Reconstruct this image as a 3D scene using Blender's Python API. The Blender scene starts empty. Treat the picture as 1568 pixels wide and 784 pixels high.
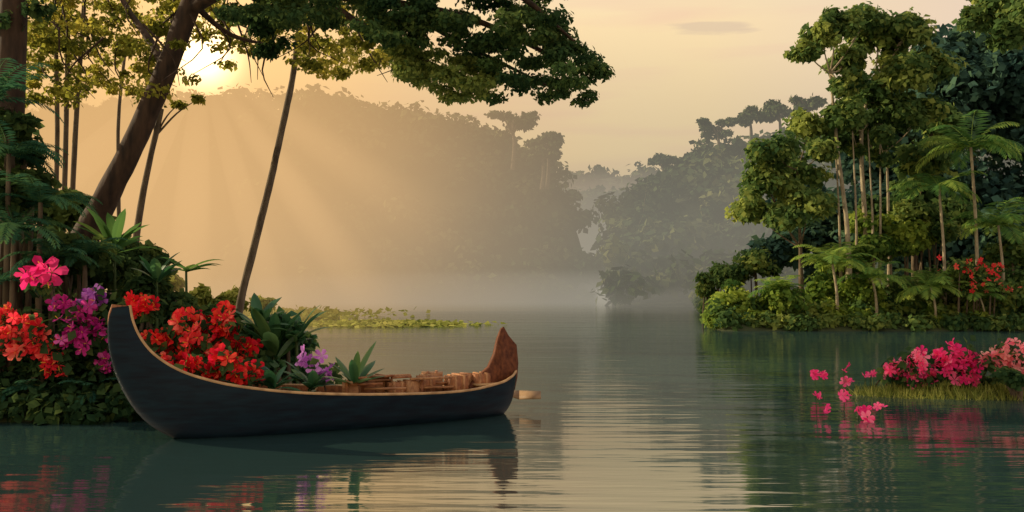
import bpy, math, numpy as np
from mathutils import Vector
rng=np.random.default_rng(7)
scene=bpy.context.scene
scene.view_settings.view_transform='Standard'; scene.view_settings.look='None'; scene.view_settings.exposure=0
HZ=438.0; F=1358.0; CH=1.8
def W(x,y,d):
    # survey: bearing measured in the photo + real depth in metres -> world metres
    return np.array([(x-784)/F*d, d, CH+(HZ-y)/F*d])
# ------------------------------------------------------------------ utils
def empty(name,loc=(0,0,0)):
    e=bpy.data.objects.new(name,None); scene.collection.objects.link(e); e.empty_display_size=.3; return e
class MB:
    def __init__(s): s.V=[];s.F=[];s.T=[];s.n=0
    def add(s,V,Fc,T=None):
        V=np.asarray(V,float).reshape(-1,3); Fc=np.asarray(Fc,int).reshape(-1,4)
        if T is None: T=np.full(len(Fc),.5)
        T=np.broadcast_to(np.asarray(T,float),(len(Fc),))
        s.V.append(V); s.F.append(Fc+s.n); s.T.append(T); s.n+=len(V)
    def build(s,name,mat,parent=None,smooth=False):
        if not s.V: return None
        V=np.concatenate(s.V);Fc=np.concatenate(s.F);T=np.concatenate(s.T)
        me=bpy.data.meshes.new(name); m=len(Fc)
        me.vertices.add(len(V)); me.vertices.foreach_set('co',V.astype(np.float32).ravel())
        me.loops.add(4*m); me.loops.foreach_set('vertex_index',Fc.astype(np.int32).ravel())
        me.polygons.add(m); me.polygons.foreach_set('loop_start',(np.arange(m)*4).astype(np.int32))
        me.polygons.foreach_set('loop_total',np.full(m,4,np.int32))
        if smooth: me.polygons.foreach_set('use_smooth',np.ones(m,bool))
        a=me.attributes.new('tint','FLOAT','FACE'); a.data.foreach_set('value',T.astype(np.float32))
        me.update(calc_edges=True); me.validate()
        me.materials.append(mat)
        o=bpy.data.objects.new(name,me); scene.collection.objects.link(o)
        if parent: o.parent=parent
        return o
def nrm(a): return a/np.maximum(np.linalg.norm(a,axis=-1,keepdims=True),1e-9)
def leaves(mb,P,N,L,Wd,T,droop=.25):
    n=len(P); r=rng.normal(size=(n,3)); t=nrm(r-(r*N).sum(1,keepdims=True)*N)
    t=nrm(t+np.array([0,0,-droop])); b=nrm(np.cross(N,t))
    L=np.broadcast_to(L,(n,))[:,None]; Wd=np.broadcast_to(Wd,(n,))[:,None]
    V=np.stack([P,P+t*L*.45+b*Wd+N*L*.08,P+t*L,P+t*L*.45-b*Wd+N*L*.08],1)
    mb.add(V.reshape(-1,3),np.arange(4*n).reshape(n,4),T)
def clump(mb,c,R,n,size,tint=.5,spread=.25,flat=.55,wr=.34):
    d=nrm(rng.normal(size=(n,3))); r=rng.random(n)**.45
    P=d*r[:,None]*np.asarray(R); P[:,2]=np.where(P[:,2]<0,P[:,2]*flat,P[:,2]); P+=c
    N=nrm(d+rng.normal(size=(n,3))*.55+np.array([0,0,.5]))
    L=size*(.6+.8*rng.random(n))
    leaves(mb,P,N,L,L*wr,np.clip(tint+rng.normal(size=n)*spread,0,1))
def crown(mb,c,R,k,n,size,tint=.5,sub=.38,wr=.38):
    R=np.asarray(R,float)*np.ones(3)
    for i in range(k):
        d=nrm(rng.normal(size=3)); 
        if d[2]<-.5: d[2]*=-.5
        cc=c+d*R*(.25+.6*rng.random()); rr=R*sub*(.65+.7*rng.random())*np.array([1.1,1.1,.9])
        clump(mb,cc,rr,max(6,n//k),size,tint+rng.normal()*.17,.13,.8,wr)
def smooth_path(pts,m=6):
    p=np.asarray(pts,float); n=len(p)
    out=[]
    q=np.vstack([2*p[0]-p[1],p,2*p[-1]-p[-2]])
    for i in range(n-1):
        a,b,c,d=q[i],q[i+1],q[i+2],q[i+3]
        for t in np.arange(m)/m:
            out.append(.5*((2*b)+(-a+c)*t+(2*a-5*b+4*c-d)*t*t+(-a+3*b-3*c+d)*t**3))
    out.append(p[-1]); return np.array(out)
def tube(mb,pts,radii,seg=8,m=5,rough=.0,tint=.5):
    r=np.asarray(radii,float); pr=smooth_path(np.hstack([np.asarray(pts,float),r[:,None]]),m)
    p=pr[:,:3]; r=np.maximum(pr[:,3],.002); n=len(p)
    t=nrm(np.gradient(p,axis=0)); ref=np.array([0,1,0.]) if abs(t[0][1])<.8 else np.array([1.,0,0])
    u=nrm(np.cross(t,ref)); v=np.cross(t,u); a=np.arange(seg)/seg*2*math.pi
    rr=r[:,None]*(1+rough*rng.normal(size=(n,seg)))
    V=p[:,None]+ (np.cos(a)[None,:,None]*u[:,None]+np.sin(a)[None,:,None]*v[:,None])*rr[:,:,None]
    Fc=[]
    for i in range(n-1):
        for j in range(seg):
            k=(j+1)%seg; Fc.append((i*seg+j,i*seg+k,(i+1)*seg+k,(i+1)*seg+j))
    mb.add(V.reshape(-1,3),Fc,tint)
def frond(mb,base,az,el,L,wid,n=20,droop=1.4,tint=.5):
    p=np.array(base,float); P=[];D=[]; e=el
    for i in range(n):
        d=np.array([math.cos(az)*math.cos(e),math.sin(az)*math.cos(e),math.sin(e)])
        P.append(p.copy());D.append(d); p=p+d*L/n; e-=droop/n*(.4+1.2*i/n)
    side=np.array([-math.sin(az),math.cos(az),0]); V=[]
    for i in range(1,n):
        t=i/n; w=wid*math.sin(math.pi*min(1,t*.85+.12))**.7*(.9+.2*rng.random())
        for s in (-1,1):
            dr=nrm(side*s+D[i]*.6+np.array([0,0,-.25-.25*rng.random()]))
            h=D[i]*L/n*.55
            V+= [P[i]-h*.6,P[i]+dr*w*.5-h+np.array([0,0,.04*w]),P[i]+dr*w,P[i]+dr*w*.5+h]
    m=len(V)//4; mb.add(V,np.arange(4*m).reshape(m,4),np.clip(tint+rng.normal(size=m)*.1,0,1))
    for i in range(n-1):
        w=side*.012*L*(1-i/n)*.6
        mb.add([P[i]-w,P[i]+w,P[i+1]+w,P[i+1]-w],[[0,1,2,3]],.75)
def blade(mb,base,az,el,L,wd,droop=1.0,tint=.5,n=7):
    p=np.array(base,float); e=el; side=np.array([-math.sin(az),math.cos(az),0]); V=[]
    for i in range(n+1):
        t=i/n; w=wd*math.sin(math.pi*(t*.93+.05))**.75*(1 if t<.98 else .1)
        d=np.array([math.cos(az)*math.cos(e),math.sin(az)*math.cos(e),math.sin(e)])
        up=np.cross(d,side)*-1
        V+=[p+side*w*.5+up*w*.15,p,p-side*w*.5+up*w*.15]; p=p+d*L/n; e-=droop/n*(.5+t)
    Fc=[]
    for i in range(n):
        a=i*3; Fc+=[(a,a+1,a+4,a+3),(a+1,a+2,a+5,a+4)]
    mb.add(V,Fc,np.clip(tint+np.tile([.05,-.05],n)+rng.normal()*.08,0,1))
def blossoms(mb,P,N,size,T,petals=5):
    n=len(P); r=rng.normal(size=(n,3)); u=nrm(r-(r*N).sum(1,keepdims=True)*N); v=np.cross(N,u)
    pr=np.array([[.02,0],[.45,-.26],[.86,-.30],[1,0],[.86,.30],[.45,.26]])
    size=np.broadcast_to(size,(n,))
    for k in range(petals):
        a=2*math.pi*k/petals; ca,sa=math.cos(a),math.sin(a)
        fx=pr[:,0]*ca-pr[:,1]*sa; fy=pr[:,0]*sa+pr[:,1]*ca
        curl=(.0+.55*rng.random(n))
        fz=(pr[:,0]**1.3)[None,:]*curl[:,None]-np.abs(pr[:,1])[None]*.35
        V=P[:,None]+size[:,None,None]*(fx[None,:,None]*u[:,None]+fy[None,:,None]*v[:,None]+fz[:,:,None]*N[:,None])
        b=np.arange(n)[:,None]*6
        Fc=np.concatenate([b+np.array([0,1,2,3]),b+np.array([0,3,4,5])],0)
        TT=np.clip(np.tile(T,2)+rng.normal(size=2*n)*.12,0,1)
        mb.add(V.reshape(-1,3),Fc,TT)
# ------------------------------------------------------------------ materials
def newmat(name):
    m=bpy.data.materials.new(name); m.use_nodes=True; nt=m.node_tree; nt.nodes.clear()
    out=nt.nodes.new('ShaderNodeOutputMaterial'); return m,nt,out
def ramp(nt,stops):
    r=nt.nodes.new('ShaderNodeValToRGB'); el=r.color_ramp.elements
    while len(el)<len(stops): el.new(.5)
    for e,(p,c) in zip(el,stops): e.position=p; e.color=(*c,1)
    return r
def leafmat(name,stops,transl=.35,glossy=False,k=1.0):
    m,nt,out=newmat(name); N=nt.nodes; L=nt.links
    stops=[(p,tuple(min(.9,x*k) for x in c)) for p,c in stops]
    at=N.new('ShaderNodeAttribute'); at.attribute_name='tint'
    r=ramp(nt,stops); L.new(at.outputs['Fac'],r.inputs[0])
    if glossy:
        p=N.new('ShaderNodeBsdfPrincipled'); p.inputs['Roughness'].default_value=.4; p.inputs['Specular IOR Level'].default_value=.4
    else: p=N.new('ShaderNodeBsdfDiffuse')
    L.new(r.outputs[0],p.inputs[0])
    if transl<=0: L.new(p.outputs[0],out.inputs[0]); return m
    tr=N.new('ShaderNodeBsdfTranslucent'); mx=N.new('ShaderNodeMixShader'); mx.inputs[0].default_value=transl
    hs=N.new('ShaderNodeHueSaturation'); hs.inputs['Value'].default_value=1.6; hs.inputs['Saturation'].default_value=1.0
    hs.inputs['Hue'].default_value=.49
    L.new(r.outputs[0],hs.inputs['Color']); L.new(hs.outputs[0],tr.inputs['Color'])
    L.new(p.outputs[0],mx.inputs[1]);L.new(tr.outputs[0],mx.inputs[2]);L.new(mx.outputs[0],out.inputs[0]); return m
def solidmat(name,c1,c2,scale=6,rough=.7,bump=.3,stretch=(1,1,1),spec=.3,metal=0,bdist=.02):
    m,nt,out=newmat(name); N=nt.nodes; L=nt.links
    tc=N.new('ShaderNodeTexCoord'); mp=N.new('ShaderNodeMapping'); mp.inputs['Scale'].default_value=stretch
    no=N.new('ShaderNodeTexNoise'); no.inputs['Scale'].default_value=scale; no.inputs['Detail'].default_value=6
    L.new(tc.outputs['Object'],mp.inputs[0]); L.new(mp.outputs[0],no.inputs['Vector'])
    r=ramp(nt,[(.3,c1),(.7,c2)]); L.new(no.outputs['Fac'],r.inputs[0])
    p=N.new('ShaderNodeBsdfPrincipled'); p.inputs['Roughness'].default_value=rough; p.inputs['Specular IOR Level'].default_value=spec
    b=N.new('ShaderNodeBump'); b.inputs['Strength'].default_value=bump; b.inputs['Distance'].default_value=bdist
    L.new(no.outputs['Fac'],b.inputs['Height']); L.new(b.outputs[0],p.inputs['Normal'])
    L.new(r.outputs[0],p.inputs['Base Color']); L.new(p.outputs[0],out.inputs[0]); return m
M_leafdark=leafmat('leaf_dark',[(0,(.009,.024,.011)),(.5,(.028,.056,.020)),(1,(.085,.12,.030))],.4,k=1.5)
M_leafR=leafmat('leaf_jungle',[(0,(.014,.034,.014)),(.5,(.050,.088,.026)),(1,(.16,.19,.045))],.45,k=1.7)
M_leafback=leafmat('leaf_backdrop',[(0,(.012,.028,.024)),(.5,(.024,.050,.038)),(1,(.05,.09,.046))],.3,k=2.0)
M_shrub=leafmat('leaf_shrub',[(0,(.022,.050,.012)),(.5,(.075,.12,.022)),(1,(.21,.25,.04))],.45,k=1.8)
M_hill=leafmat('leaf_hill',[(0,(.012,.026,.012)),(.5,(.045,.068,.028)),(1,(.12,.13,.05))],0,k=1.3)
M_gold=leafmat('leaf_painted_backlight',[(0,(.04,.05,.010)),(.5,(.13,.14,.02)),(1,(.30,.27,.045))],.65,k=1.3)  # golden backlight painted into the leaf colour, besides the translucency
M_palm=leafmat('leaf_palm',[(0,(.014,.042,.018)),(.5,(.05,.11,.026)),(1,(.17,.22,.04))],.45,k=1.75)
M_fern=leafmat('leaf_fern',[(0,(.006,.024,.018)),(.5,(.018,.055,.030)),(1,(.05,.10,.03))],.35,k=1.9)
M_broad=leafmat('leaf_broad',[(0,(.008,.032,.018)),(.5,(.025,.075,.028)),(1,(.09,.15,.035))],.35,True,k=1.8)
M_grass=leafmat('leaf_grass',[(0,(.05,.07,.015)),(.5,(.13,.15,.03)),(1,(.27,.27,.07))],.35,k=1.5)
M_red=leafmat('petal_red',[(0,(.42,.008,.015)),(.5,(.82,.022,.022)),(1,(.9,.12,.06))],.35)
M_coral=leafmat('petal_coral',[(0,(.65,.02,.03)),(.5,(.85,.07,.06)),(1,(.9,.25,.16))],.35)
M_mag=leafmat('petal_magenta',[(0,(.30,.01,.12)),(.5,(.58,.04,.25)),(1,(.75,.14,.42))],.35)
M_purple=leafmat('petal_purple',[(0,(.34,.07,.40)),(.5,(.58,.18,.60)),(1,(.78,.38,.78))],.35)
M_pink=leafmat('petal_pink',[(0,(.65,.02,.14)),(.5,(.85,.07,.22)),(1,(.88,.24,.34))],.4)
M_ltpink=leafmat('petal_light_pink',[(0,(.78,.14,.20)),(.5,(.85,.30,.30)),(1,(.88,.50,.40))],.4)
M_yel=leafmat('stamen_yellow',[(0,(.7,.4,.05)),(1,(.9,.7,.1))],.2)
M_bark=solidmat('bark_dark',(.018,.011,.006),(.075,.042,.022),9,.85,.8,(1,1,.25))
M_barkpale=solidmat('bark_pale',(.20,.16,.10),(.42,.36,.24),9,.8,.5,(1,1,.3))
M_barkgrey=solidmat('bark_brown',(.06,.042,.026),(.17,.13,.08),9,.85,.6,(1,1,.3))
M_fernstem=solidmat('stem_green',(.03,.06,.015),(.07,.11,.03),8)
# ------------------------------------------------------------------ camera
cam=bpy.data.cameras.new('camera'); co=bpy.data.objects.new('camera',cam); scene.collection.objects.link(co)
co.location=(0,0,CH); co.rotation_euler=(math.radians(90)+math.atan((HZ-392)/F),0,0)
cam.sensor_width=36; cam.lens=36*F/1568; cam.clip_end=6000; cam.clip_start=.05; scene.camera=co
# ------------------------------------------------------------------ light
saz=math.radians(-76); sel=math.radians(25)
sd=Vector((math.sin(saz)*math.cos(sel),math.cos(saz)*math.cos(sel),math.sin(sel)))
sun=bpy.data.lights.new('sun','SUN'); sun.energy=5.0; sun.angle=math.radians(.6); sun.color=(1,.80,.52)
so=bpy.data.objects.new('sun',sun); scene.collection.objects.link(so); so.rotation_euler=(-sd).to_track_quat('-Z','Y').to_euler()
w=bpy.data.worlds.new('World'); scene.world=w; w.use_nodes=True; nt=w.node_tree; nt.nodes.clear(); N=nt.nodes; L=nt.links
def math_(op,a,b=None,c=None,clamp=False):
    n=N.new('ShaderNodeMath'); n.operation=op; n.use_clamp=clamp
    for i,x in enumerate((a,b,c)):
        if x is None: continue
        if isinstance(x,(int,float)): n.inputs[i].default_value=x
        else: L.new(x,n.inputs[i])
    return n.outputs[0]
out=N.new('ShaderNodeOutputWorld'); tc=N.new('ShaderNodeTexCoord'); nv=N.new('ShaderNodeVectorMath'); nv.operation='NORMALIZE'
L.new(tc.outputs['Generated'],nv.inputs[0]); sp=N.new('ShaderNodeSeparateXYZ'); L.new(nv.outputs[0],sp.inputs[0])
gr=ramp(nt,[(0,(1.0,.68,.38)),(.12,(1.0,.74,.39)),(.28,(.95,.73,.42)),(.42,(.82,.72,.56)),(.7,(.74,.74,.74)),(1,(.62,.66,.72))])
L.new(sp.outputs['Z'],gr.inputs[0])
mxr=N.new('ShaderNodeMix'); mxr.data_type='RGBA'
L.new(math_('MULTIPLY_ADD',sp.outputs['X'],2.2,-.46,clamp=True),mxr.inputs[0]); L.new(gr.outputs[0],mxr.inputs[6]); mxr.inputs[7].default_value=(.72,.56,.53,1)
mp=N.new('ShaderNodeMapping'); mp.inputs['Scale'].default_value=(1.6,1.6,14); L.new(nv.outputs[0],mp.inputs[0])
cn=N.new('ShaderNodeTexNoise'); cn.inputs['Scale'].default_value=2.2; cn.inputs['Detail'].default_value=6; L.new(mp.outputs[0],cn.inputs['Vector'])
cr=ramp(nt,[(.5,(0,0,0)),(.74,(1,1,1))]); L.new(cn.outputs['Fac'],cr.inputs[0])
mxc=N.new('ShaderNodeMix'); mxc.data_type='RGBA'; L.new(math_('MULTIPLY',cr.outputs[0],.5),mxc.inputs[0]); L.new(mxr.outputs[2],mxc.inputs[6]); mxc.inputs[7].default_value=(.86,.53,.40,1)
ya=math_('MAXIMUM',sp.outputs['Y'],.05)
cxx=math_('DIVIDE',math_('SUBTRACT',math_('DIVIDE',sp.outputs['X'],ya),.222),.05)
czz=math_('DIVIDE',math_('SUBTRACT',math_('DIVIDE',sp.outputs['Z'],ya),.293),.0075)
cn2=N.new('ShaderNodeTexNoise'); cn2.inputs['Scale'].default_value=9; cn2.inputs['Detail'].default_value=4; L.new(mp.outputs[0],cn2.inputs['Vector'])
rr_=math_('ADD',math_('MULTIPLY',cxx,cxx),math_('MULTIPLY',czz,czz))
cm=math_('MULTIPLY',math_('SUBTRACT',1.35,math_('ADD',rr_,math_('MULTIPLY_ADD',cn2.outputs['Fac'],4.0,-2.0)),clamp=True),.45)
mxd=N.new('ShaderNodeMix'); mxd.data_type='RGBA'; L.new(math_('MULTIPLY',cm,math_('GREATER_THAN',sp.outputs['Y'],.05)),mxd.inputs[0]); L.new(mxc.outputs[2],mxd.inputs[6]); mxd.inputs[7].default_value=(.60,.45,.36,1)
gd=Vector(W(305,85,100)-np.array([0,0,CH])).normalized()
dt=N.new('ShaderNodeVectorMath'); dt.operation='DOT_PRODUCT'; L.new(nv.outputs[0],dt.inputs[0]); dt.inputs[1].default_value=gd
dd=math_('MAXIMUM',dt.outputs['Value'],0)
def glow(pw,col):
    v=N.new('ShaderNodeVectorMath'); v.operation='SCALE'; v.inputs[0].default_value=col; L.new(math_('POWER',dd,pw),v.inputs['Scale']); return v.outputs[0]
def add(a,b):
    v=N.new('ShaderNodeVectorMath'); v.operation='ADD'; L.new(a,v.inputs[0]); L.new(b,v.inputs[1]); return v.outputs[0]
col=add(add(add(mxd.outputs[2],glow(22,(.25,.12,.0))),glow(110,(.7,.35,.05))),glow(2600,(12,9,5)))
bg1=N.new('ShaderNodeBackground'); L.new(col,bg1.inputs[0]); bg1.inputs[1].default_value=1.0
sky=N.new('ShaderNodeTexSky'); sky.sky_type='NISHITA'; sky.sun_disc=False; sky.sun_elevation=sel; sky.sun_rotation=saz; sky.dust_density=4
bg2=N.new('ShaderNodeBackground'); L.new(sky.outputs[0],bg2.inputs[0]); bg2.inputs[1].default_value=.005
ad=N.new('ShaderNodeAddShader'); L.new(bg1.outputs[0],ad.inputs[0]); L.new(bg2.outputs[0],ad.inputs[1]); L.new(ad.outputs[0],out.inputs[0])
# ------------------------------------------------------------------ haze banks (soft-edged volumes emitting their own glow in place of scattered light)
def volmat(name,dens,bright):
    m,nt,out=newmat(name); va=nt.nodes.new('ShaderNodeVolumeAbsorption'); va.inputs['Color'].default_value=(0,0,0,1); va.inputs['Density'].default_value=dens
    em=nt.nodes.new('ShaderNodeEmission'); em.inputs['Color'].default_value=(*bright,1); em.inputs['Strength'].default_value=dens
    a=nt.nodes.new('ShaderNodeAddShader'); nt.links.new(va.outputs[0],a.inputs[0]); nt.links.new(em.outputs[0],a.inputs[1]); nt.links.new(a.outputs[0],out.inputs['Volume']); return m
def emissive_mist(c,Rx,Rz,T,dens,bright):
    A=40;Rn=14; g=MB(); V=[]
    for sgn in (-1,1):
        for i in range(Rn+1):
            r=max(i/Rn,1e-3); y=sgn*T*max(0,1-r*r)**1.6
            if i==Rn: y=sgn*.01
            for j in range(A):
                a=2*math.pi*j/A; V.append((c[0]+Rx*r*math.cos(a),c[1]+y,c[2]+Rz*r*math.sin(a)))
    n=(Rn+1)*A; Fc=[]
    for i in range(Rn):
        for j in range(A):
            k=(j+1)%A; q=(i*A+j,i*A+k,(i+1)*A+k,(i+1)*A+j); Fc.append(q[::-1]); Fc.append(tuple(n+x for x in q))
    for j in range(A):
        k=(j+1)%A; Fc.append((Rn*A+j,Rn*A+k,n+Rn*A+k,n+Rn*A+j))
    for j in range(1,A-2,2):
        Fc.append((0,j,j+1,j+2)); Fc.append((n,n+j+2,n+j+1,n+j))
    g.add(V,Fc); return g.build('emissive_mist',volmat('emissive_mist',dens,bright))
emissive_mist((-4,74,2),100,23,20,.023,(.305,.285,.225))
emissive_mist((-34,64,11),44,26,14,.040,(.80,.48,.20))
emissive_mist((-14,31,6),14,9.5,5,.045,(1.05,.60,.22))
emissive_mist((25,172,2),95,26,26,.028,(.46,.42,.34))
emissive_mist((60,355,6),170,46,60,.010,(1.0,.66,.42))
emissive_mist((4,95,0),62,3.8,24,.017,(.58,.53,.44))
def emissive_beam(p0,ang,ln,w0,w1,T,dens,bright,par):
    # added self-glowing wedge for a light shaft, widens from the sun; thickness falls smoothly to zero at every edge
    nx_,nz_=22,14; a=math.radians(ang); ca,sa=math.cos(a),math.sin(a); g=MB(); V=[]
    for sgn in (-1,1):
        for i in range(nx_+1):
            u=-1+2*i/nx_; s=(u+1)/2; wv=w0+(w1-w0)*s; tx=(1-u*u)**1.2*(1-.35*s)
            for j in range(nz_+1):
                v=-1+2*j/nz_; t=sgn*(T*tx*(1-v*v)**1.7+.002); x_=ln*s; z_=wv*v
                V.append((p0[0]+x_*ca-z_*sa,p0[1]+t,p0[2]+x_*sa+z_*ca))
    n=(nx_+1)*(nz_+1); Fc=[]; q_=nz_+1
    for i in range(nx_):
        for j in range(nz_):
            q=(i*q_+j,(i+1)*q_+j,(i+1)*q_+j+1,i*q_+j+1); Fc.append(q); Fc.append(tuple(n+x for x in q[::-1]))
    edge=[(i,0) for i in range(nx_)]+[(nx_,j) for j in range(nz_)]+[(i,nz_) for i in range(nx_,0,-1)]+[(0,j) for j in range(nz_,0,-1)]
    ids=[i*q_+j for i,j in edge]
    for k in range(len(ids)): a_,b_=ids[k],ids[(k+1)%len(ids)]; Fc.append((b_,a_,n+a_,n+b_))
    g.add(V,Fc); g.build('emissive_beam',volmat('emissive_sunbeam',dens,bright),par)
sb_=empty('emissive_sunbeams'); s0=W(305,85,27)
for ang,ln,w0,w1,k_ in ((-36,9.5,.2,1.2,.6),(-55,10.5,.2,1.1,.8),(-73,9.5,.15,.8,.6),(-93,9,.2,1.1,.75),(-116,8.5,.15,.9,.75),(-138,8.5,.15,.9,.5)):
    emissive_beam(s0,ang,ln,w0,w1,1.0,.09*k_,(1.25,.78,.36),sb_)
# ------------------------------------------------------------------ terrain
def sstep(x): x=np.clip(x,0,1); return x*x*(3-2*x)
LP=np.array([(-200,120),(0,135),(150,125),(300,112),(450,105),(520,115),(600,135),(700,158),(760,180),(830,212),(862,255),(885,320),(905,400),(925,460),(2000,470)],float)
RP=np.array([(-500,470),(930,470),(945,300),(1000,255),(1060,222),(1100,205),(1180,190),(1260,160),(1330,110),(1400,80),(1568,60),(1900,60)],float)
MP=np.array([(-500,300),(700,300),(870,282),(930,290),(980,300),(1040,310),(1150,330),(2500,330)],float)
FP=np.array([(-800,330),(780,300),(860,272),(910,262),(950,256),(1000,262),(1100,280),(2500,300)],float)
def prof(PP,X,Y,scale=1.0):
    x=X/np.maximum(Y,1)*F+784; y=np.interp(x,PP[:,0],PP[:,1]); return (HZ-y)/F
XLy=[-60,8,10.6,11.6,12.2,13,14,16,20,30,45,70,100,400]; XLx=[-20,-16,-11,-7.5,-4.4,-3.5,-3.2,-4.2,-6.8,-11.5,-17,-26,-34,-60]
def ground_h(X,Y):
    sL=np.minimum(np.interp(Y,XLy,XLx)-X,np.where(X<-4.4,(Y-11.7)*1.5,9))
    hl=np.clip(sL*.30,-1.2,.55)+np.clip(sL*.10,0,1.5)
    sR=np.minimum(X-(8.8+(Y-38)*.18),Y-35.5)
    hr=np.clip(sR*.35,-1.2,.45)+np.clip(sR*.06,0,1.5)
    h=np.maximum(hl,hr)
    h1=prof(LP,X,np.maximum(Y,60))*122*sstep((Y-98)/24)*.88-.6
    h2=prof(RP,X,np.maximum(Y,60))*130*sstep((Y-70)/60)*.88-.6
    h3=prof(MP,X,np.maximum(Y,60))*260*sstep((Y-215)/45)*.9-.6
    h4=prof(FP,X,np.maximum(Y,60))*600*sstep((Y-450)/150)*.97-.6
    h1=np.where(Y<96,-2,h1); h2=np.where(Y<70,-2,h2); h3=np.where(Y<214,-2,h3); h4=np.where(Y<440,-2,h4)
    return np.maximum.reduce([h,h1,h2,h3,h4])
xs=np.concatenate([np.linspace(-1800,-80,25)[:-1],np.linspace(-80,-12,80)[:-1],np.linspace(-12,12,110)[:-1],np.linspace(12,80,70)[:-1],np.linspace(80,1800,30)])
ys=np.concatenate([np.linspace(-200,0,10)[:-1],np.linspace(0,60,170)[:-1],np.linspace(60,280,120)[:-1],np.linspace(280,2500,60)])
XX,YY=np.meshgrid(xs,ys,indexing='ij'); ZZ=ground_h(XX,YY)+.06*np.sin(XX*1.3+YY*.7)*np.cos(YY*1.1)
g=MB(); nx,ny=XX.shape; idx=np.arange(nx*ny).reshape(nx,ny)
g.add(np.stack([XX,YY,ZZ],-1),np.stack([idx[:-1,:-1],idx[1:,:-1],idx[1:,1:],idx[:-1,1:]],-1).reshape(-1,4))
g.build('ground',solidmat('ground_soil',(.02,.03,.012),(.06,.07,.025),1.5,.95,.5),None,True)
# water
m,nt,out=newmat('river_water'); N_=nt.nodes; L_=nt.links
tc=N_.new('ShaderNodeTexCoord')
def noise(sc,st,det=3):
    mp=N_.new('ShaderNodeMapping'); mp.inputs['Scale'].default_value=st; L_.new(tc.outputs['Object'],mp.inputs[0])
    n=N_.new('ShaderNodeTexNoise'); n.inputs['Scale'].default_value=sc; n.inputs['Detail'].default_value=det; L_.new(mp.outputs[0],n.inputs['Vector']); return n.outputs['Fac']
a=noise(1.0,(.45,3.2,1)); b=noise(1.0,(.10,.55,1),2)
mm=N_.new('ShaderNodeMath'); mm.operation='MULTIPLY_ADD'; L_.new(b,mm.inputs[0]); mm.inputs[1].default_value=1.6; L_.new(a,mm.inputs[2])
bp=N_.new('ShaderNodeBump'); bp.inputs['Strength'].default_value=.35; bp.inputs['Distance'].default_value=.033; L_.new(mm.outputs[0],bp.inputs['Height'])
df=N_.new('ShaderNodeBsdfDiffuse'); df.inputs[0].default_value=(.020,.045,.042,1)
gl=N_.new('ShaderNodeBsdfGlossy'); gl.inputs['Roughness'].default_value=.05; gl.inputs[0].default_value=(1,.98,.92,1)
fr=N_.new('ShaderNodeFresnel'); fr.inputs[0].default_value=8.0
mx=N_.new('ShaderNodeMixShader'); L_.new(fr.outputs[0],mx.inputs[0]); L_.new(df.outputs[0],mx.inputs[1]); L_.new(gl.outputs[0],mx.inputs[2])
for n in (df,gl,fr): L_.new(bp.outputs[0],n.inputs['Normal'])
L_.new(mx.outputs[0],out.inputs[0])
g=MB(); g.add([(-1800,-200,0),(1800,-200,0),(1800,2400,0),(-1800,2400,0)],[[0,1,2,3]]); g.build('river_water',m)
# ------------------------------------------------------------------ distant forests
def forest(name,PP,xr,yr,ncr,nl,size,Rr,mat):
    mb=MB(); n=0; tries=0
    while n<ncr and tries<ncr*40:
        tries+=1
        Y=yr[0]+(yr[1]-yr[0])*rng.random(); x=xr[0]+(xr[1]-xr[0])*rng.random(); X=(x-784)/F*Y
        z=float(ground_h(np.array(X),np.array(Y)))
        if z<.05: continue
        top=CH+float(prof(PP,X,Y))*Y
        R=Rr*(.6+.8*rng.random()); cz=min(z+R*.5,top-R*.5)
        crown(mb,np.array([X,Y,cz]),(R,R,R*.8),5,nl,size,.45+rng.normal()*.22,.5); n+=1
    mb.build(name,mat)
forest('hill_forest',LP,(-350,925),(98,128),500,180,.9,2.6,M_hill)
forest('hill_forest',RP,(935,1750),(72,140),480,160,.9,2.6,M_hill)
forest('distant_forest',MP,(780,1150),(215,265),220,80,1.8,5,M_hill)
forest('distant_forest',FP,(760,1150),(460,620),140,60,4,10,M_hill)
# ------------------------------------------------------------------ trees
def gz(X,Y): return max(float(ground_h(np.array(X),np.array(Y))),0)-.15
def tree(name,d,trunk,rad,crowns,lf,mat,bark,nper=1600,k=14,tint=.5,limbs=True,sub=.38,dj=1.2):
    e=empty(name); pts=[W(x,y,d) for x,y in trunk]
    b=pts[0].copy(); b[2]=gz(b[0],b[1]); pts=[b]+[p for p in pts if p[2]>b[2]+.3]
    tb=MB(); n=len(pts); rr=[rad*(1-.6*i/(n-1)) for i in range(n)]; rr[0]*=1.35
    tube(tb,pts,rr,9,5,.05); lb=MB()
    for (x,y,r) in crowns:
        dd=d+rng.uniform(-dj,dj); c=W(x,y,dd); R=r/F*dd
        crown(lb,c,(R,R*1.1,R*.9),k,nper,lf,tint+rng.normal()*.08,sub)
        if limbs:
            s=min(pts[1:],key=lambda p:np.linalg.norm(p-(c-np.array([0,0,R*1.2]))))
            tube(tb,[s,(s+c)/2+np.array([0,0,-.12*R]),c],[rad*.35,rad*.25,rad*.1],6,4,.05)
            for q in range(4):
                t=c+nrm(rng.normal(size=3))*R*.7; t[2]=max(t[2],c[2]-R*.2)
                tube(tb,[c*.6+s*.4,c*.85+s*.15,t],[rad*.2,rad*.14,rad*.04],5,3)
    tb.build('trunk',bark,e,True); lb.build('leaves',mat,e); return e
tree('jungle_tree',52,[(1400,470),(1400,350),(1395,200)],.25,[(1400,190,85),(1350,260,75),(1430,110,75),(1380,320,75),(1320,330,60),(1420,400,60)],.5,M_leafback,M_barkgrey,2100,26,.45,sub=.42)
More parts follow.
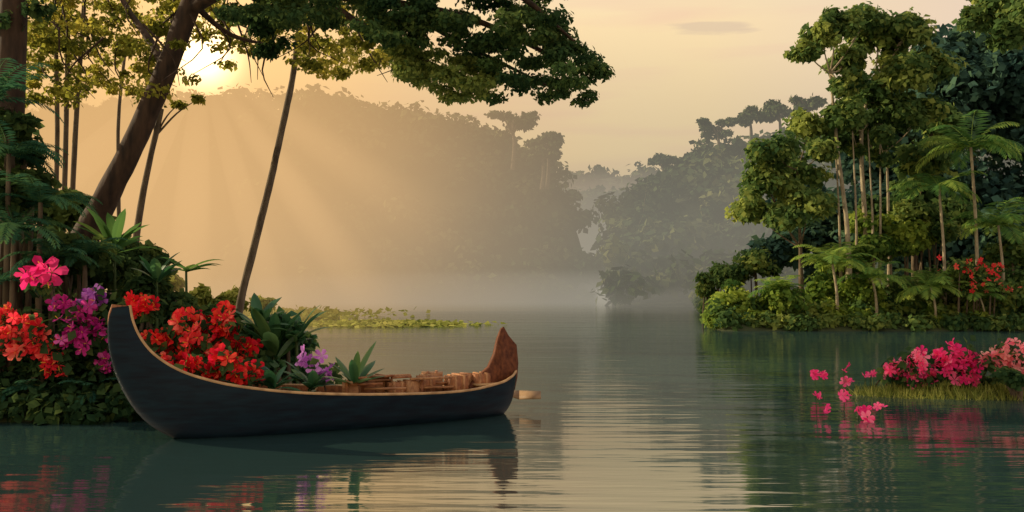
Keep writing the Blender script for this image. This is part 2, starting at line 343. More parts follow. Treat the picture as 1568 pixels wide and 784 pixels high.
tree('jungle_tree',51,[(1500,470),(1495,300),(1490,150)],.28,[(1480,140,85),(1540,200,90),(1450,290,85),(1505,90,60),(1490,400,70),(1440,200,70)],.5,M_leafback,M_barkgrey,2100,26,.45,sub=.42)
tree('jungle_tree',49,[(1590,470),(1585,300),(1580,200)],.28,[(1560,320,90),(1600,230,80),(1580,120,80),(1520,370,70),(1570,420,60)],.5,M_leafback,M_barkgrey,2100,26,.45,sub=.42)
tree('jungle_tree',47,[(1280,470),(1280,330)],.2,[(1280,330,60),(1240,370,50),(1330,370,60),(1190,390,45),(1280,420,50),(1225,300,45)],.42,M_leafback,M_barkgrey,1900,22,.5,sub=.42)
tree('jungle_tree',43,[(1400,480),(1400,350),(1405,240)],.14,[(1420,250,44),(1395,300,40),(1460,330,42),(1440,190,36),(1345,330,34)],.34,M_leafR,M_barkgrey,1600,20,.42,sub=.42)
tree('tall_jungle_tree',39,[(1300,480),(1298,350),(1285,230),(1275,110)],.13,[(1285,40,38),(1330,30,38),(1238,78,24),(1300,95,32),(1262,55,26),(1305,130,26)],.26,M_leafR,M_barkpale,1800,24,.6,sub=.4)
tree('tall_jungle_tree',40,[(1330,480),(1326,350),(1322,200),(1345,110)],.14,[(1350,55,46),(1395,50,48),(1385,115,50),(1330,150,42),(1300,180,34),(1430,100,40)],.28,M_leafR,M_barkpale,2000,24,.52,sub=.4)
tree('jungle_tree',41,[(1362,480),(1362,340),(1360,230)],.11,[(1370,180,44),(1335,210,34),(1415,175,42),(1290,215,30)],.28,M_leafR,M_barkpale,1800,20,.48,sub=.42)
tree('jungle_tree',38.5,[(1226,480),(1226,380),(1222,260)],.11,[(1240,200,38),(1190,235,40),(1175,285,42),(1225,270,42),(1155,325,32),(1200,335,36),(1260,235,32),(1240,310,34)],.26,M_leafR,M_barkgrey,1800,22,.6,sub=.4)
for (x0,y1,x1) in ((1312,200,1308),(1338,205,1332),(1345,215,1350),(1288,190,1280)):
    tree('slender_jungle_tree',39.5,[(x0,480),((x0+x1)/2+2,330),(x1,y1)],.07,[(x1,y1-10,22),(x1+8,y1+30,12)],.26,M_leafR,M_barkpale,500,8,.5)
tree('jungle_tree',30,[(1660,480),(1645,300),(1620,80)],.22,[(1540,12,38),(1500,30,28),(1580,25,44),(1555,58,24),(1520,-15,38)],.24,M_leafR,M_barkgrey,1800,20,.55)
for (x,y,r,d,yb) in ((1100,186,30,118,260),(1195,160,36,118,240),(1240,150,30,118,230),(1015,238,24,124,300),(785,180,40,112,260),(838,208,30,110,290),(830,228,26,108,290),(1150,172,24,120,230)):
    e=empty('umbrella_tree'); tb=MB(); lb=MB(); b=W(x,yb,d); t=W(x,y+6,d); R=r/F*d
    tube(tb,[b,(b+t)/2+np.array([.2,0,0]),t],[.3,.22,.12],7)
    for q in range(11):
        a=rng.random()*6.28; c=t+np.array([math.cos(a)*R*.85*rng.random()**.4,math.sin(a)*R*.6,R*(.22*rng.normal()-.02)])
        tube(tb,[t-np.array([0,0,R*.5]),(t+c)/2,c],[.13,.09,.05],5); clump(lb,c,(R*.32,R*.32,R*.16),170,.5,.5,.2)
    tb.build('trunk',M_barkgrey,e,True); lb.build('leaves',M_hill,e)
def shrub(name,d,crs,lf,mat,nper=1200,k=14,tint=.55):
    e=empty(name); lb=MB(); tb=MB()
    for (x,y,r) in crs:
        dd=d+rng.uniform(-.8,.8); c=W(x,y,dd); R=r/F*dd; crown(lb,c,(R,R,R*.85),k,nper,lf,tint+rng.normal()*.1,.42)
        z0=gz(c[0],c[1]); 
        for q in range(4):
            t=c+rng.normal(size=3)*R*.35; tube(tb,[np.array([c[0]+rng.normal()*.15,c[1]+rng.normal()*.15,min(z0,c[2]-.3)]),(c+t)/2-np.array([0,0,R*.3]),t],[.04,.03,.01],5,3)
    tb.build('stems',M_barkgrey,e,True); lb.build('leaves',mat,e); return e
shrub('shrub',37.5,[(1128,465,40),(1108,488,28),(1150,492,30)],.2,M_shrub,2400,24,.72)
shrub('shrub',46,[(1100,425,32),(1080,445,20),(1125,425,28),(1160,405,36)],.26,M_leafR,1500,16,.45)
shrub('shrub',37.5,[(1195,460,38),(1180,490,28),(1225,485,32)],.22,M_shrub,1800,20,.5)
shrub('shrub',38,[(1260,455,40),(1290,485,30),(1320,450,38)],.22,M_shrub,1800,20,.5)
shrub('shrub',38.5,[(1385,450,42),(1360,480,30),(1420,480,32)],.22,M_leafR,1800,20,.5)
shrub('shrub',38,[(1470,470,40),(1440,440,34),(1510,470,38),(1560,450,44),(1550,490,32),(1600,470,44)],.22,M_leafR,1800,20,.5)
shrub('shrub',40,[(1340,385,44),(1290,405,38),(1385,370,42),(1330,350,34)],.25,M_shrub,1800,20,.45)
shrub('shrub',41,[(1430,360,42),(1550,390,42),(1490,420,36),(1410,330,36)],.25,M_leafR,1700,20,.5)
e=MB()
for X in np.arange(8.6,34,.42):
    p=np.array([X+rng.normal()*.15,35.9+rng.normal()*.25+max(0,10-X)*1.2,.22+.15*rng.random()]); clump(e,p,(.5,.45,.42),150,.24,.5+rng.normal()*.18,.18)
    p=np.array([X,36.8+rng.random()*1.0,.65+.3*rng.random()]); clump(e,p,(.55,.5,.45),110,.26,.46+rng.normal()*.18,.18)
for Y in np.arange(36,75,.8):
    p=np.array([8.8+(Y-38)*.18+.4,Y,.35+.3*rng.random()]); clump(e,p,(.6,.6,.6),110,.28,.4+rng.normal()*.12,.18)
e.build('shore_undergrowth',M_leafR)
e=MB()
for i in range(190):
    Y=rng.uniform(11.8,14.5); X=rng.uniform(-9.5,-3.3); z=float(ground_h(np.array(X),np.array(Y)))
    if z<-.12: continue
    clump(e,np.array([X,Y,max(z,0)+.14]),(.36,.3,.3),90,.14,.38+rng.normal()*.15,.18)
for X in np.arange(-10,-3.4,.14):
    Y=11.9 if X<-4.7 else 12.3
    clump(e,np.array([X,Y+rng.normal()*.12,.08+rng.random()*.25]),(.3,.22,.22),85,.14,.36+rng.normal()*.15,.18)
for i in range(160):
    Y=rng.uniform(14.5,44); X=np.interp(Y,XLy,XLx)-rng.random()**2*7+.3; z=float(ground_h(np.array(X),np.array(Y)))
    clump(e,np.array([X,Y,max(z,0)+.2]),(.7,.7,.4),110,.22,.6+rng.normal()*.15,.18)
e.build('shore_undergrowth',M_leafdark)
def palm(name,d,x,yb,yt,fl,nf,rad,mat=M_palm,tint=.55,wid=.35,pale=True):
    e=empty(name); tb=MB(); lb=MB(); t=W(x,yt,d); b=W(x+6,yb,d); b[2]=gz(b[0],b[1])
    tube(tb,[b,(b+t)/2+np.array([.08,0,0]),t],[rad*1.3,rad,rad*.8],8)
    for i in range(nf):
        frond(lb,t,i*2.399+rng.normal()*.2,rng.uniform(.2,1.25),fl*(.8+.4*rng.random()),fl*wid,22,1.7,tint+rng.normal()*.12)
    tb.build('trunk',M_barkpale if pale else M_barkgrey,e,True); lb.build('fronds',mat,e); return e
palm('palm_tree',37,1490,480,225,2.3,18,.07,tint=.6,wid=.3)
palm('palm_tree',37.5,1440,480,290,2.0,15,.065,tint=.55,wid=.3)
palm('palm_tree',37,1530,480,345,1.9,16,.06,tint=.55)
palm('palm_tree',36.6,1275,490,405,1.8,18,.06,tint=.75,wid=.28)
palm('palm_tree',36.6,1335,490,425,1.6,16,.06,tint=.65,wid=.28)
palm('palm_tree',36.4,1425,500,440,1.6,16,.05,tint=.65)
palm('palm_tree',36.6,1190,495,450,1.3,16,.04,tint=.7)
palm('palm_tree',36.4,1500,500,455,1.3,16,.04,tint=.6)
shrub('shrub',36.5,[(1275,478,26),(1335,480,26),(1305,490,20),(1430,492,24),(1500,492,24)],.2,M_shrub,1200,14,.5)
def flowers(mb,pts,size,tint=.5,petals=5,face=(0,-1,.3)):
    P=np.array(pts); n=len(P); Nn=nrm(rng.normal(size=(n,3))*.75+np.array(face)); blossoms(mb,P,Nn,size*(.6+.65*rng.random(n)),np.clip(tint+rng.normal(size=n)*.25,0,1),petals); return P,Nn
e=empty('flowering_shrub'); lb=MB(); fb=MB(); tb=MB()
for q in range(9):
    p=W(1465+rng.random()*75,405+rng.random()*40,35.9+rng.random()*.5); clump(lb,p,(.5,.5,.35),130,.2,.5)
    tube(tb,[np.array([p[0],p[1]+.3,gz(p[0],p[1])]),p*.5+np.array([p[0],p[1]+.3,1])*.5,p],[.04,.03,.015],5)
    flowers(fb,p+rng.normal(size=(6,3))*np.array([.38,.25,.2])+np.array([0,-.35,.15]),.12,.4)
lb.build('leaves',M_leafR,e);fb.build('blossoms',M_coral,e);tb.build('stems',M_barkgrey,e,True)
# ------------------------------------------------------------------ left bank: big leaning tree + canopy
def inpoly(poly,n):
    P=np.array(poly,float); lo=P.min(0);hi=P.max(0); out=[]
    while len(out)<n:
        x,y=lo+(hi-lo)*rng.random(2); c=False; j=len(P)-1
        for i in range(len(P)):
            if (P[i][1]>y)!=(P[j][1]>y) and x<(P[j][0]-P[i][0])*(y-P[i][1])/(P[j][1]-P[i][1])+P[i][0]: c=not c
            j=i
        if c: out.append((x,y))
    return out
e=empty('leaning_tree'); tb=MB(); lb=MB(); lg=MB(); lm=MB()
d=15.5; base=W(60,520,d); base[2]=gz(base[0],base[1])
tube(tb,[base,W(105,410,d),W(152,320,d),W(200,222,d),W(248,110,d),W(288,0,d),W(325,-110,d-.3),W(380,-210,d-.6)],[.32,.25,.215,.195,.185,.175,.16,.12],14,6,.03)
boughs=[([(285,10,15.5),(360,-25,15),(480,-15,14.5),(600,0,14),(720,25,13.6),(820,70,13.4),(905,118,13.2)],[.13,.11,.09,.07,.05,.035,.012]),
 ([(330,-110,15.2),(480,-90,14.3),(640,-60,13.6),(780,-20,13.2),(880,60,13)],[.13,.10,.08,.05,.02]),
 ([(480,-15,14.5),(560,40,14),(640,85,13.6),(730,125,13.4)],[.06,.045,.03,.012]),
 ([(600,0,14),(700,60,14.3),(790,105,14.4),(860,140,14.3)],[.05,.04,.025,.01]),
 ([(250,105,15.5),(225,60,15.8),(190,10,16.2),(150,-60,16.6)],[.09,.07,.05,.03]),
 ([(288,0,15.5),(350,50,15.8),(430,70,16)],[.06,.04,.015]),
 ([(320,-90,15.3),(240,-120,15.8),(120,-90,16.3),(20,-40,16.8)],[.12,.09,.06,.03])]
for pts,rr in boughs: tube(tb,[W(*p) for p in pts],rr,8,5,.04)
for i in range(46):
    x,y=rng.uniform(60,620),rng.uniform(-20,110); dd=rng.uniform(15,17); p=W(x,y,dd); q=p+np.array([rng.normal()*.5,rng.normal()*.3,-.2-.5*rng.random()]); tube(tb,[p+np.array([rng.normal()*.3,0,.6]),p,q],[.022,.014,.005],4,3)
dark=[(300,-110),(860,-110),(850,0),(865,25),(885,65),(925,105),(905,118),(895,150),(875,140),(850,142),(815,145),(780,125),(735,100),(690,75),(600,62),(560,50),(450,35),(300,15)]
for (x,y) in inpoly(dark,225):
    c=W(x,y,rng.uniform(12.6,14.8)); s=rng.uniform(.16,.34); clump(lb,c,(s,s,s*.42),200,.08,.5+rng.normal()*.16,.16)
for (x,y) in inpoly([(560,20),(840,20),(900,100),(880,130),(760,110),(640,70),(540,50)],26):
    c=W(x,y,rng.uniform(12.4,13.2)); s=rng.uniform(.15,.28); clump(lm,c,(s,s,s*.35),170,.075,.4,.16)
light=[(590,55),(700,75),(765,110),(755,145),(705,152),(650,140),(600,110)]  # patch where sunlight is painted in as lighter leaves
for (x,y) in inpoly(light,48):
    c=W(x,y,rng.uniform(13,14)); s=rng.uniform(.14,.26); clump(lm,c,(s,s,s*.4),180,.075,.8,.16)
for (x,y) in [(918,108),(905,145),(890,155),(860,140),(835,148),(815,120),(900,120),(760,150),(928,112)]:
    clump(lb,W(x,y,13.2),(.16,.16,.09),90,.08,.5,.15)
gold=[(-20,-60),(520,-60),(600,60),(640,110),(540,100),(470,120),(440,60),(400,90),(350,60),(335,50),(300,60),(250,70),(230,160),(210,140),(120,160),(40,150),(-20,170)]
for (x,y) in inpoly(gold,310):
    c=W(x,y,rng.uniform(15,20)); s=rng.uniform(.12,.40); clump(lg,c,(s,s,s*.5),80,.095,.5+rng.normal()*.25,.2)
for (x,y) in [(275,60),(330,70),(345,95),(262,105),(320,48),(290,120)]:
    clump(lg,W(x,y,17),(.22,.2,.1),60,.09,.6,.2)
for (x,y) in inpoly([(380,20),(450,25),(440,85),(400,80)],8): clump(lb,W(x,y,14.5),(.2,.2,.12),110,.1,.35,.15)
tb.build('trunk',M_bark,e,True); lb.build('leaves',M_leafdark,e); lm.build('painted_sunlit_leaves',M_leafR,e); lg.build('painted_backlit_leaves',M_gold,e)  # sunlit and backlit groups carry that light in their leaf colours
def thin(name,d,pts,r,bark,cl=(),mat=M_gold,seg=9,n=120,lf=.12):
    e=empty(name); P=[W(x,y,d) for x,y in pts]; b=P[0].copy(); b[2]=gz(b[0],b[1]); P=[b]+[p for p in P if p[2]>b[2]+.2]
    tb=MB(); tube(tb,P,[r*(1.3 if i==0 else 1-.5*i/len(P)) for i in range(len(P))],seg,6,.04)
    if len(cl):
        lb=MB()
        for (x,y,rr) in cl:
            c=W(x,y,d+rng.uniform(-.5,.5)); R=rr/F*d; clump(lb,c,(R,R,R*.5),n,lf,.5,.2); s=P[-1]*.5+P[-2]*.5; tube(tb,[s,(s+c)/2+np.array([0,0,.1]),c],[r*.3,r*.2,r*.07],5,4)
        lb.build('leaves',mat,e)
    tb.build('trunk',bark,e,True); return e
thin('dark_tree',13.6,[(6,560),(8,300),(12,100),(10,-80),(-4,-200)],.25,M_bark,[(0,-60,50),(40,-50,40),(50,10,26),(0,30,30)],M_leafdark,14)
thin('slender_tree',19,[(82,420),(84,200),(78,0),(84,-150)],.06,M_barkgrey,[(60,-20,40),(100,20,30),(90,-60,50)])
thin('slender_tree',19.5,[(94,420),(97,250),(98,50),(100,-150)],.07,M_barkgrey,[(110,-30,40),(80,40,30)])
thin('slender_tree',18.5,[(106,420),(112,200),(122,0),(124,-150)],.065,M_barkgrey,[(140,30,30),(160,-20,40)])
thin('slender_tree',21,[(203,420),(212,330),(226,250),(244,165)],.10,M_barkgrey,[(270,158,12),(300,150,10),(225,140,20),(240,120,20)])
thin('slender_tree',22,[(182,400),(180,300),(178,180),(188,60)],.06,M_barkgrey,[(190,70,30),(160,90,26)])
thin('slender_tree',20,[(366,480),(388,380),(410,290),(430,195),(445,120),(455,40),(470,-80)],.10,M_barkgrey,[(430,10,40),(500,30,36),(470,60,26),(540,60,26),(520,110,18),(575,90,18)],M_gold,9,220,.12)
# ------------------------------------------------------------------ left bank vegetation
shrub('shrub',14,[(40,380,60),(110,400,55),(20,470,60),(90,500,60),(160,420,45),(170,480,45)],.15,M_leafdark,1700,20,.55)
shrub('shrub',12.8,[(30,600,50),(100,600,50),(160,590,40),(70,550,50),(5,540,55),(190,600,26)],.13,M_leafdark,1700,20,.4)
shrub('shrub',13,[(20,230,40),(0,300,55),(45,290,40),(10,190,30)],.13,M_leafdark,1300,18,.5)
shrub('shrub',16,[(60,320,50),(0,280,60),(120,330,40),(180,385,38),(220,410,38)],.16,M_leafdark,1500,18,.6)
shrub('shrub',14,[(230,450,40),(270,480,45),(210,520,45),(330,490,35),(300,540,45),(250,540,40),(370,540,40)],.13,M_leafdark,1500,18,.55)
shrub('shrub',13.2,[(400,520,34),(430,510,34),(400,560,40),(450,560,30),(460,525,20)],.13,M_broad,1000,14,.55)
shrub('shrub',27,[(250,440,34),(300,458,24),(350,462,22),(400,470,16),(200,430,40)],.2,M_grass,900,12,.5)
def plant(name,d,x,y,nl,L,wd,mat=M_broad,tint=.5,up=(.3,1.3),droop=1.0,ground=True,azr=None):
    e=empty(name); lb=MB(); tb=MB(); b=W(x,y,d)
    z0=gz(b[0],b[1]) if ground else b[2]-.25
    if b[2]-z0>.1: tube(tb,[np.array([b[0],b[1],z0]),b*.5+np.array([b[0]+.03,b[1],z0])*.5,b],[.03,.025,.02],6); tb.build('stem',M_fernstem,e,True)
    for i in range(nl):
        az=i*2.399+rng.normal()*.2 if azr is None else rng.uniform(*azr)
        blade(lb,b+rng.normal(size=3)*.02,az,rng.uniform(*up),L*(.7+.5*rng.random()),wd*(.8+.4*rng.random()),droop,tint+rng.normal()*.12)
    lb.build('blades',mat,e); return e
def fern(name,d,x,y,nf,L,tint=.5,mat=M_fern,el=(.2,1.1),wid=.22):
    e=empty(name); lb=MB(); tb=MB(); b=W(x,y,d); z0=gz(b[0],b[1])
    tube(tb,[np.array([b[0],b[1],min(z0,b[2]-.1)]),(b+np.array([b[0],b[1],z0]))*.5,b],[.05,.045,.03],7); tb.build('stem',M_barkgrey,e,True)
    for i in range(nf): frond(lb,b,i*2.399+rng.normal()*.2,rng.uniform(*el),L*(.7+.5*rng.random()),L*wid,24,1.6,tint+rng.normal()*.12)
    lb.build('fronds',mat,e); return e
fern('fern',12.6,10,235,16,1.0,.6); fern('fern',12.4,20,350,18,.9,.6); fern('fern',12.6,60,310,14,.8,.6); fern('fern',12.6,80,395,14,.7,.6)
fern('fern',12.1,60,600,16,.6,.5); fern('fern',12.1,140,600,16,.5,.5); fern('fern',12.1,10,605,14,.5,.5); fern('fern',13,130,390,14,.7,.65); fern('fern',12.6,-20,150,14,1.0)
fern('fern',12.4,0,430,14,.7,.5)
plant('tropical_plant',14,175,385,14,.75,.16,tint=.45,mat=M_palm)
plant('tropical_plant',14.5,285,415,9,.6,.14,tint=.55,mat=M_palm,up=(.2,1.0))
plant('tropical_plant',13.5,240,430,10,.6,.15,tint=.5)
plant('tropical_plant',12.5,420,545,16,.75,.18,tint=.55,up=(.6,1.45))
plant('tropical_plant',12.5,395,500,12,.6,.15,tint=.45)
plant('tropical_plant',12.6,455,520,12,.55,.14,tint=.5)
plant('tropical_plant',11.55,545,590,12,.6,.13,tint=.6,up=(.4,1.3),ground=False,droop=.6)
plant('tropical_plant',11.35,475,595,14,.45,.12,tint=.4,up=(.2,1.2),ground=False)
plant('tropical_plant',11.15,420,595,14,.42,.12,tint=.4,up=(.2,1.2),ground=False)
plant('tropical_plant',10.95,370,592,10,.32,.10,tint=.35,up=(.2,1.0),ground=False)
def fbush(name,d,groups,mat,size,n,leafn=40,tint=.5,stam=True,R=.16,stem=True):
    e=empty(name); fb=MB(); lb=MB(); sb=MB(); tb=MB()
    for (x,y,r) in groups:
        c=W(x,y,d+rng.uniform(-.12,.12)); rr=r/F*d
        P=c+nrm(rng.normal(size=(n,3)))*rng.random((n,1))**.5*np.array([rr,rr*.6,rr]); P[:,1]-=.05
        P,Nn=flowers(fb,P,size,tint)
        if stam:
            for p,q in zip(P,Nn):
                u=nrm(np.cross(q,[0,0,1.]))*size*.04; v=np.cross(q,u); t=p+q*size*.5
                sb.add([p-u,p+u,t+u,t-u],[[0,1,2,3]],.5); sb.add([p-v,p+v,t+v,t-v],[[0,1,2,3]],.5)
        if leafn: clump(lb,c+np.array([0,.05,-.03]),(rr*1.4,.2,rr*1.3),leafn,.15,.5,.2)
        if stem:
            z0=gz(c[0],c[1]+.6); tube(tb,[np.array([c[0],c[1]+.7,z0]),np.array([c[0],c[1]+.5,(z0+c[2])/2]),c+np.array([0,.1,0])],[.02,.016,.01],5)
        else: tube(tb,[c-np.array([0,0,.25]),c-np.array([0.02,0,.12]),c],[.014,.012,.008],5)
    fb.build('blossoms',mat,e); lb.build('leaves',M_leafdark,e); tb.build('stems',M_barkgrey,e,True)
    if stam: sb.build('stamens',M_yel,e)
    return e
fbush('red_flowering_bush',12.0,[(218,470,24),(240,525,26),(262,550,20),(285,500,28),(300,540,30),(345,505,26),(350,545,30),(380,540,20),(345,482,12),(345,575,20),(310,500,22)],M_red,.12,19,80,.5)
fbush('red_flowering_bush',11.8,[(300,515,22),(280,492,12),(250,555,16),(350,490,12),(330,540,16)],M_coral,.12,10,30,.5)
fbush('red_flowering_bush',10.95,[(330,570,18),(362,572,18),(300,558,14),(388,568,14),(345,550,14)],M_red,.11,10,50,.5,stem=False)
fbush('coral_flowering_bush',11.9,[(10,485,18),(40,500,28),(30,530,20),(85,548,28),(60,520,18),(8,515,16)],M_coral,.12,14,60,.4)
fbush('pink_flowering_bush',12,[(65,430,30)],M_pink,.17,6,40,.2)
fbush('magenta_flowering_bush',12.1,[(100,475,24),(140,490,24),(120,515,24),(155,510,14),(160,560,16)],M_mag,.11,12,60,.45)
fbush('purple_flowering_bush',12.1,[(150,455,18),(100,470,12)],M_purple,.11,9,30,.4)
fbush('purple_orchid',11.5,[(478,548,20),(500,568,14)],M_purple,.10,7,10,.6,False,stem=False)
# ------------------------------------------------------------------ floating plants
e=empty('water_hyacinth_patch'); lb=MB(); n=2600
P=np.stack([rng.normal(size=n)*1.7-6.0,rng.normal(size=n)*.9+41,.02+.06*rng.random(n)],1)
leaves(lb,P,nrm(rng.normal(size=(n,3))*.3+np.array([0,-.2,1])),.3,.13,np.clip(.6+rng.normal(size=n)*.25,0,1),0)
lb.build('leaves',M_grass,e)
e=empty('water_hyacinth_patch'); lb=MB(); n=2200
P=np.stack([-15+rng.normal(size=n)*3,rng.normal(size=n)*3+50,.04+.3*rng.random(n)],1)
leaves(lb,P,nrm(rng.normal(size=(n,3))*.5+np.array([0,-.3,1])),.4,.15,np.clip(.6+rng.normal(size=n)*.25,0,1),0)
lb.build('leaves',M_grass,e)
e=empty('flower_islet'); g=MB(); A=48;Rn=8; V=[]
for i in range(Rn+1):
    for j in range(A):
        a=2*math.pi*j/A; r=i/Rn*(1+.08*math.sin(3*a)+.05*math.sin(7*a)); V.append((8.4+2.7*r*math.cos(a),14.75+.75*r*math.sin(a),.12*(1-(i/Rn)**2.5)-.03))
Fc=[(i*A+j,i*A+(j+1)%A,(i+1)*A+(j+1)%A,(i+1)*A+j) for i in range(Rn) for j in range(A)]
g.add(V,Fc); g.build('soil',solidmat('islet_soil',(.03,.045,.012),(.07,.09,.02),5,.9,.4),e,True)
lb=MB(); n=7000; a=rng.random(n)*6.283; r=rng.random(n)**.5
P=np.stack([8.4+2.75*r*np.cos(a)+rng.normal(size=n)*.06,14.75+.78*r*np.sin(a),.10*(1-r**2.5)-.02],1)
h=(.03+.11*rng.random(n)**1.6); t=rng.normal(size=(n,3))*.05; s=np.stack([np.full(n,.009),np.zeros(n),np.zeros(n)],1)
top=P+t+np.stack([0*h,0*h,h],1)
lb.add(np.stack([P-s,P+s,top+s*.2,top-s*.2],1).reshape(-1,3),np.arange(4*n).reshape(n,4),np.clip(.5+rng.normal(size=n)*.28,0,1)); lb.build('grass',M_grass,e)
shrub('shrub',14.8,[(1365,582,18),(1400,585,22),(1450,585,22),(1500,588,24),(1550,580,30),(1590,570,30)],.1,M_leafdark,600,12,.6)
fbush('pink_flowering_bush',14.6,[(1375,562,20),(1400,550,18),(1358,570,12),(1418,578,12),(1390,575,14)],M_pink,.09,16,40,.6,False)
fbush('pink_flowering_bush',14.6,[(1445,560,24),(1465,542,24),(1485,558,20),(1475,578,18),(1440,550,16)],M_pink,.105,16,40,.4,False)
fbush('pink_flowering_bush',14.6,[(1525,550,22),(1550,542,24),(1560,565,20),(1510,550,12),(1590,555,20)],M_ltpink,.10,15,40,.4,False)
e=empty('water_lily'); fb=MB(); st=MB()
for (x,y,yw) in ((1246,572,600),(1258,574,600),(1290,563,600),(1293,580,600),(1290,603,628),(1248,606,628),(1266,627,640),(1312,626,640),(1330,628,642),(1346,620,640),(1325,636,645),(1330,570,600),(1322,574,602)):
    d=CH*F/(yw-HZ); c=W(x,y,d); c[2]=max(c[2],.06)
    flowers(fb,c+rng.normal(size=(2,3))*.03,.085,.5,6,(0,-.6,.8)); tube(st,[np.array([c[0],c[1]+.02,-.1]),np.array([c[0]+.01,c[1]+.02,c[2]*.5]),c],[.008,.007,.006],5)
fb.build('blossoms',M_pink,e); st.build('stems',M_fernstem,e,True)
# ------------------------------------------------------------------ canoe
e=empty('canoe')
K=np.array([(0,1.55),(-.04,1.38),(-.02,1.05),(.08,.70),(.26,.36),(.52,.10),(.9,-.07),(1.6,-.15),(2.8,-.17),(4.2,-.15),(4.9,-.09),(5.15,.05),(5.25,.3),(5.29,.55)])
S=np.array([(.19,1.57),(.22,1.40),(.30,1.20),(.45,1.00),(.7,.82),(1.0,.70),(1.4,.60),(2.1,.50),(3.1,.43),(4.2,.40),(4.85,.46),(5.1,.52),(5.22,.56),(5.30,.59)])
Wd=np.array([.045,.065,.10,.15,.22,.31,.41,.52,.56,.50,.36,.24,.13,.03])
KS=smooth_path(np.hstack([K,S,Wd[:,None]]),6); K_,S_,W_=KS[:,:2],KS[:,2:4],KS[:,4]
org=np.array([-4.62,10.25]); ax=nrm(np.array([4.67,2.5])); pe=np.array([ax[1],-ax[0]])
def loc(x,yy,z):
    x,yy,z=np.broadcast_arrays(x,yy,z); return np.stack([org[0]+ax[0]*x+pe[0]*yy,org[1]+ax[1]*x+pe[1]*yy,z],-1)
def shell(off,zoff):
    nt=21; t=np.linspace(-1,1,nt); at=np.abs(t); n=len(K_)
    g=at**1.35; ww=np.sin(at*math.pi/2)**.75*np.sign(t)
    w=np.maximum(W_-off,.004)
    x=K_[:,0:1]+(S_[:,0:1]-K_[:,0:1])*g; z=K_[:,1:2]+zoff*(1-g)+(S_[:,1:2]-K_[:,1:2])*g
    V=loc(x,w[:,None]*ww[None],z); idx=np.arange(n*nt).reshape(n,nt)
    return V.reshape(-1,3),np.stack([idx[:-1,:-1],idx[1:,:-1],idx[1:,1:],idx[:-1,1:]],-1).reshape(-1,4)
M_hull=solidmat('hull_paint',(.002,.005,.010),(.004,.016,.024),3,.45,.3,(1,1,6),.14)
M_wood=solidmat('wood_brown',(.16,.055,.02),(.42,.17,.06),7,.6,.4,(1,6,2))
M_trim=solidmat('wood_trim',(.30,.17,.07),(.55,.34,.15),8,.5,.3)
h=MB(); h.add(*shell(0,0)); h.build('hull',M_hull,e,True)
h=MB(); h.add(*shell(.03,.04)); h.build('inner_planking',M_wood,e,True)
for s,nm in ((1,'gunwale_near'),(-1,'gunwale_far')):
    h=MB(); P=loc(S_[:,0],s*(W_-.012),S_[:,1]+.005); tube(h,P[::2],np.full(len(P[::2]),.018),8,2); h.build(nm,M_trim,e,True)
h=MB(); q=26; Pn=loc(S_[:q,0],W_[:q]-.01,S_[:q,1]-.015); Pf=loc(S_[:q,0],-(W_[:q]-.01),S_[:q,1]-.015)
V=np.concatenate([Pn,Pf]); h.add(V,[(i,i+1,q+i+1,q+i) for i in range(q-1)])
h.add(loc(np.array([K_[0,0],S_[0,0],S_[0,0],K_[0,0]]),np.array([.004,W_[0],-W_[0],-.004]),np.array([1.552,1.572,1.572,1.552])),[[0,1,2,3]])
h.build('bow_deck',M_hull,e)
h=MB()
for i in range(30,len(K_)-8,3):
    t=np.linspace(-.97,.97,15); at=np.abs(t); g=at**1.35; ww=np.sin(at*math.pi/2)**.75*np.sign(t)
    P=loc(K_[i,0]+(S_[i,0]-K_[i,0])*g,(W_[i]-.05)*ww,K_[i,1]+.06+(S_[i,1]-K_[i,1]-.05)*g); tube(h,P,np.full(15,.014),5,1)
h.build('ribs',M_trim,e,True)
def box(mb,x0,x1,y0,y1,z0,z1,rot=0,tint=.5):
    c=np.array([(x0+x1)/2,(y0+y1)/2]); V=[]
    for z in (z0,z1):
        for (x,y) in ((x0,y0),(x1,y0),(x1,y1),(x0,y1)):
            v=np.array([x,y])-c; v=np.array([v[0]*math.cos(rot)-v[1]*math.sin(rot),v[0]*math.sin(rot)+v[1]*math.cos(rot)])+c; V.append(loc(v[0],v[1],z))
    mb.add(V,[(0,3,2,1),(4,5,6,7),(0,1,5,4),(1,2,6,5),(2,3,7,6),(3,0,4,7)],tint)
h=MB()
for x in (2.5,3.45,4.35): 
    w_=np.interp(x,S_[:,0],W_)-.04; box(h,x-.1,x+.1,-w_,w_,.36,.39)
box(h,4.6,5.0,-.2,.2,.42,.445)
h.build('thwarts',M_trim,e)
h=MB(); h2_=MB()
for i,x in enumerate(np.arange(2.85,4.75,.21)):
    w_=float(np.interp(x,S_[:,0],W_))-.16; y=rng.uniform(-w_,w_*.5); s1=rng.uniform(.10,.17); zt=rng.uniform(.50,.60); ro=rng.uniform(-.6,.6)
    b_=h if i%2 else h2_
    box(b_,x-s1,x+s1,y-s1*.8,y+s1*.8,.20,zt,ro)
    for q in (-.45,.45): box(h2_ if i%2 else h,x+q*s1-.018,x+q*s1+.018,y-s1*.8-.012,y+s1*.8+.012,.22,zt+.012,ro)
for i in range(14):
    x=rng.uniform(2.7,4.5); y=rng.uniform(-.3,.25); l=rng.uniform(.25,.6); z=.43+.013*i
    box(h if i%2 else h2_,x-l/2,x+l/2,y-.035,y+.035,z,z+.025,rng.uniform(-.5,.5))
h.build('timber_cargo',M_wood,e); h2_.build('wooden_crates',solidmat('wood_orange',(.22,.09,.035),(.50,.25,.10),7,.6,.4,(1,6,2)),e)
h=MB()
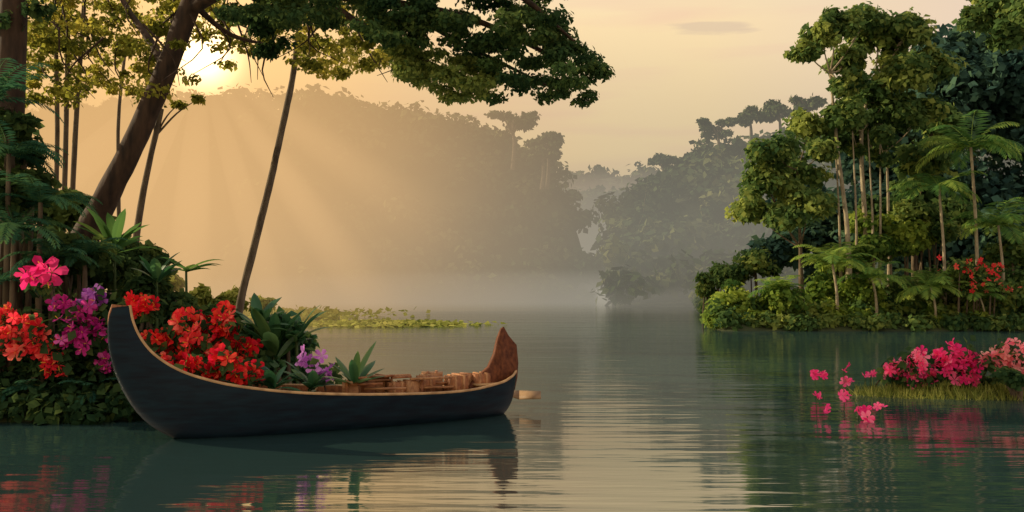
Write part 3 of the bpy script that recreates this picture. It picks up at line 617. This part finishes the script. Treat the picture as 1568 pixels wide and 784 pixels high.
for k in range(-1,2): box(h,2.0,4.2,k*.13-.055,k*.13+.055,.03,.05)
h.build('floorboards',M_wood,e)
prf=np.array([(4.55,.42),(4.72,.56),(4.86,.66),(4.95,.84),(5.0,1.05),(5.06,1.19),(5.10,1.22),(5.17,1.10),(5.24,1.02),(5.30,.96),(5.325,.7),(5.31,.5),(5.27,.32)])
base=np.array([(4.55,.38),(4.72,.40),(4.86,.42),(4.95,.44),(4.99,.45),(5.04,.46),(5.09,.46),(5.14,.46),(5.19,.46),(5.23,.46),(5.25,.44),(5.26,.4),(5.25,.3)])
h=MB(); n=len(prf); th=np.array([.03,.04,.045,.04,.035,.025,.02,.025,.03,.03,.035,.035,.03])
V=np.concatenate([loc(prf[:,0],th,prf[:,1]),loc(base[:,0],th+.03,base[:,1]),loc(prf[:,0],-th,prf[:,1]),loc(base[:,0],-th-.03,base[:,1])])
Fc=[]
for i in range(n-1): Fc+=[(i,i+1,n+i+1,n+i),(2*n+i+1,2*n+i,3*n+i,3*n+i+1),(i+1,i,2*n+i,2*n+i+1)]
h.add(V,Fc); h.build('stern_post',solidmat('stern_wood',(.06,.018,.008),(.17,.055,.02),7,.6,.4,(1,6,2),.15),e)
e=empty('wooden_paddle'); h=MB()
a=loc(4.2,.1,.50); c=W(828,604,13.0)
st=W(770,600,13.3); h2=W(795,604,13.2)
tube(h,[a,(a+st)/2,st],[.016,.016,.016],8,3)
for (p,q,w0,w1) in ((st,h2,.02,.06),(h2,c,.06,.05)):
    up=np.array([0,.0,1.]); sd_=np.array([0,1.,.0]); T=np.array([0,0,.012])
    V=[p-sd_*w0-T-up*w0*.8,p+sd_*w0-T+up*w0*.8,q+sd_*w1-T+up*w1*.8,q-sd_*w1-T-up*w1*.8]; V+= [v+2*T for v in V]
    h.add(V,[(0,3,2,1),(4,5,6,7),(0,1,5,4),(1,2,6,5),(2,3,7,6),(3,0,4,7)])
h.build('shaft_and_blade',solidmat('paddle_wood',(.22,.13,.06),(.36,.23,.12),8,.6,.2),e)
print('faces',sum(len(o.data.polygons) for o in scene.objects if o.type=='MESH'))
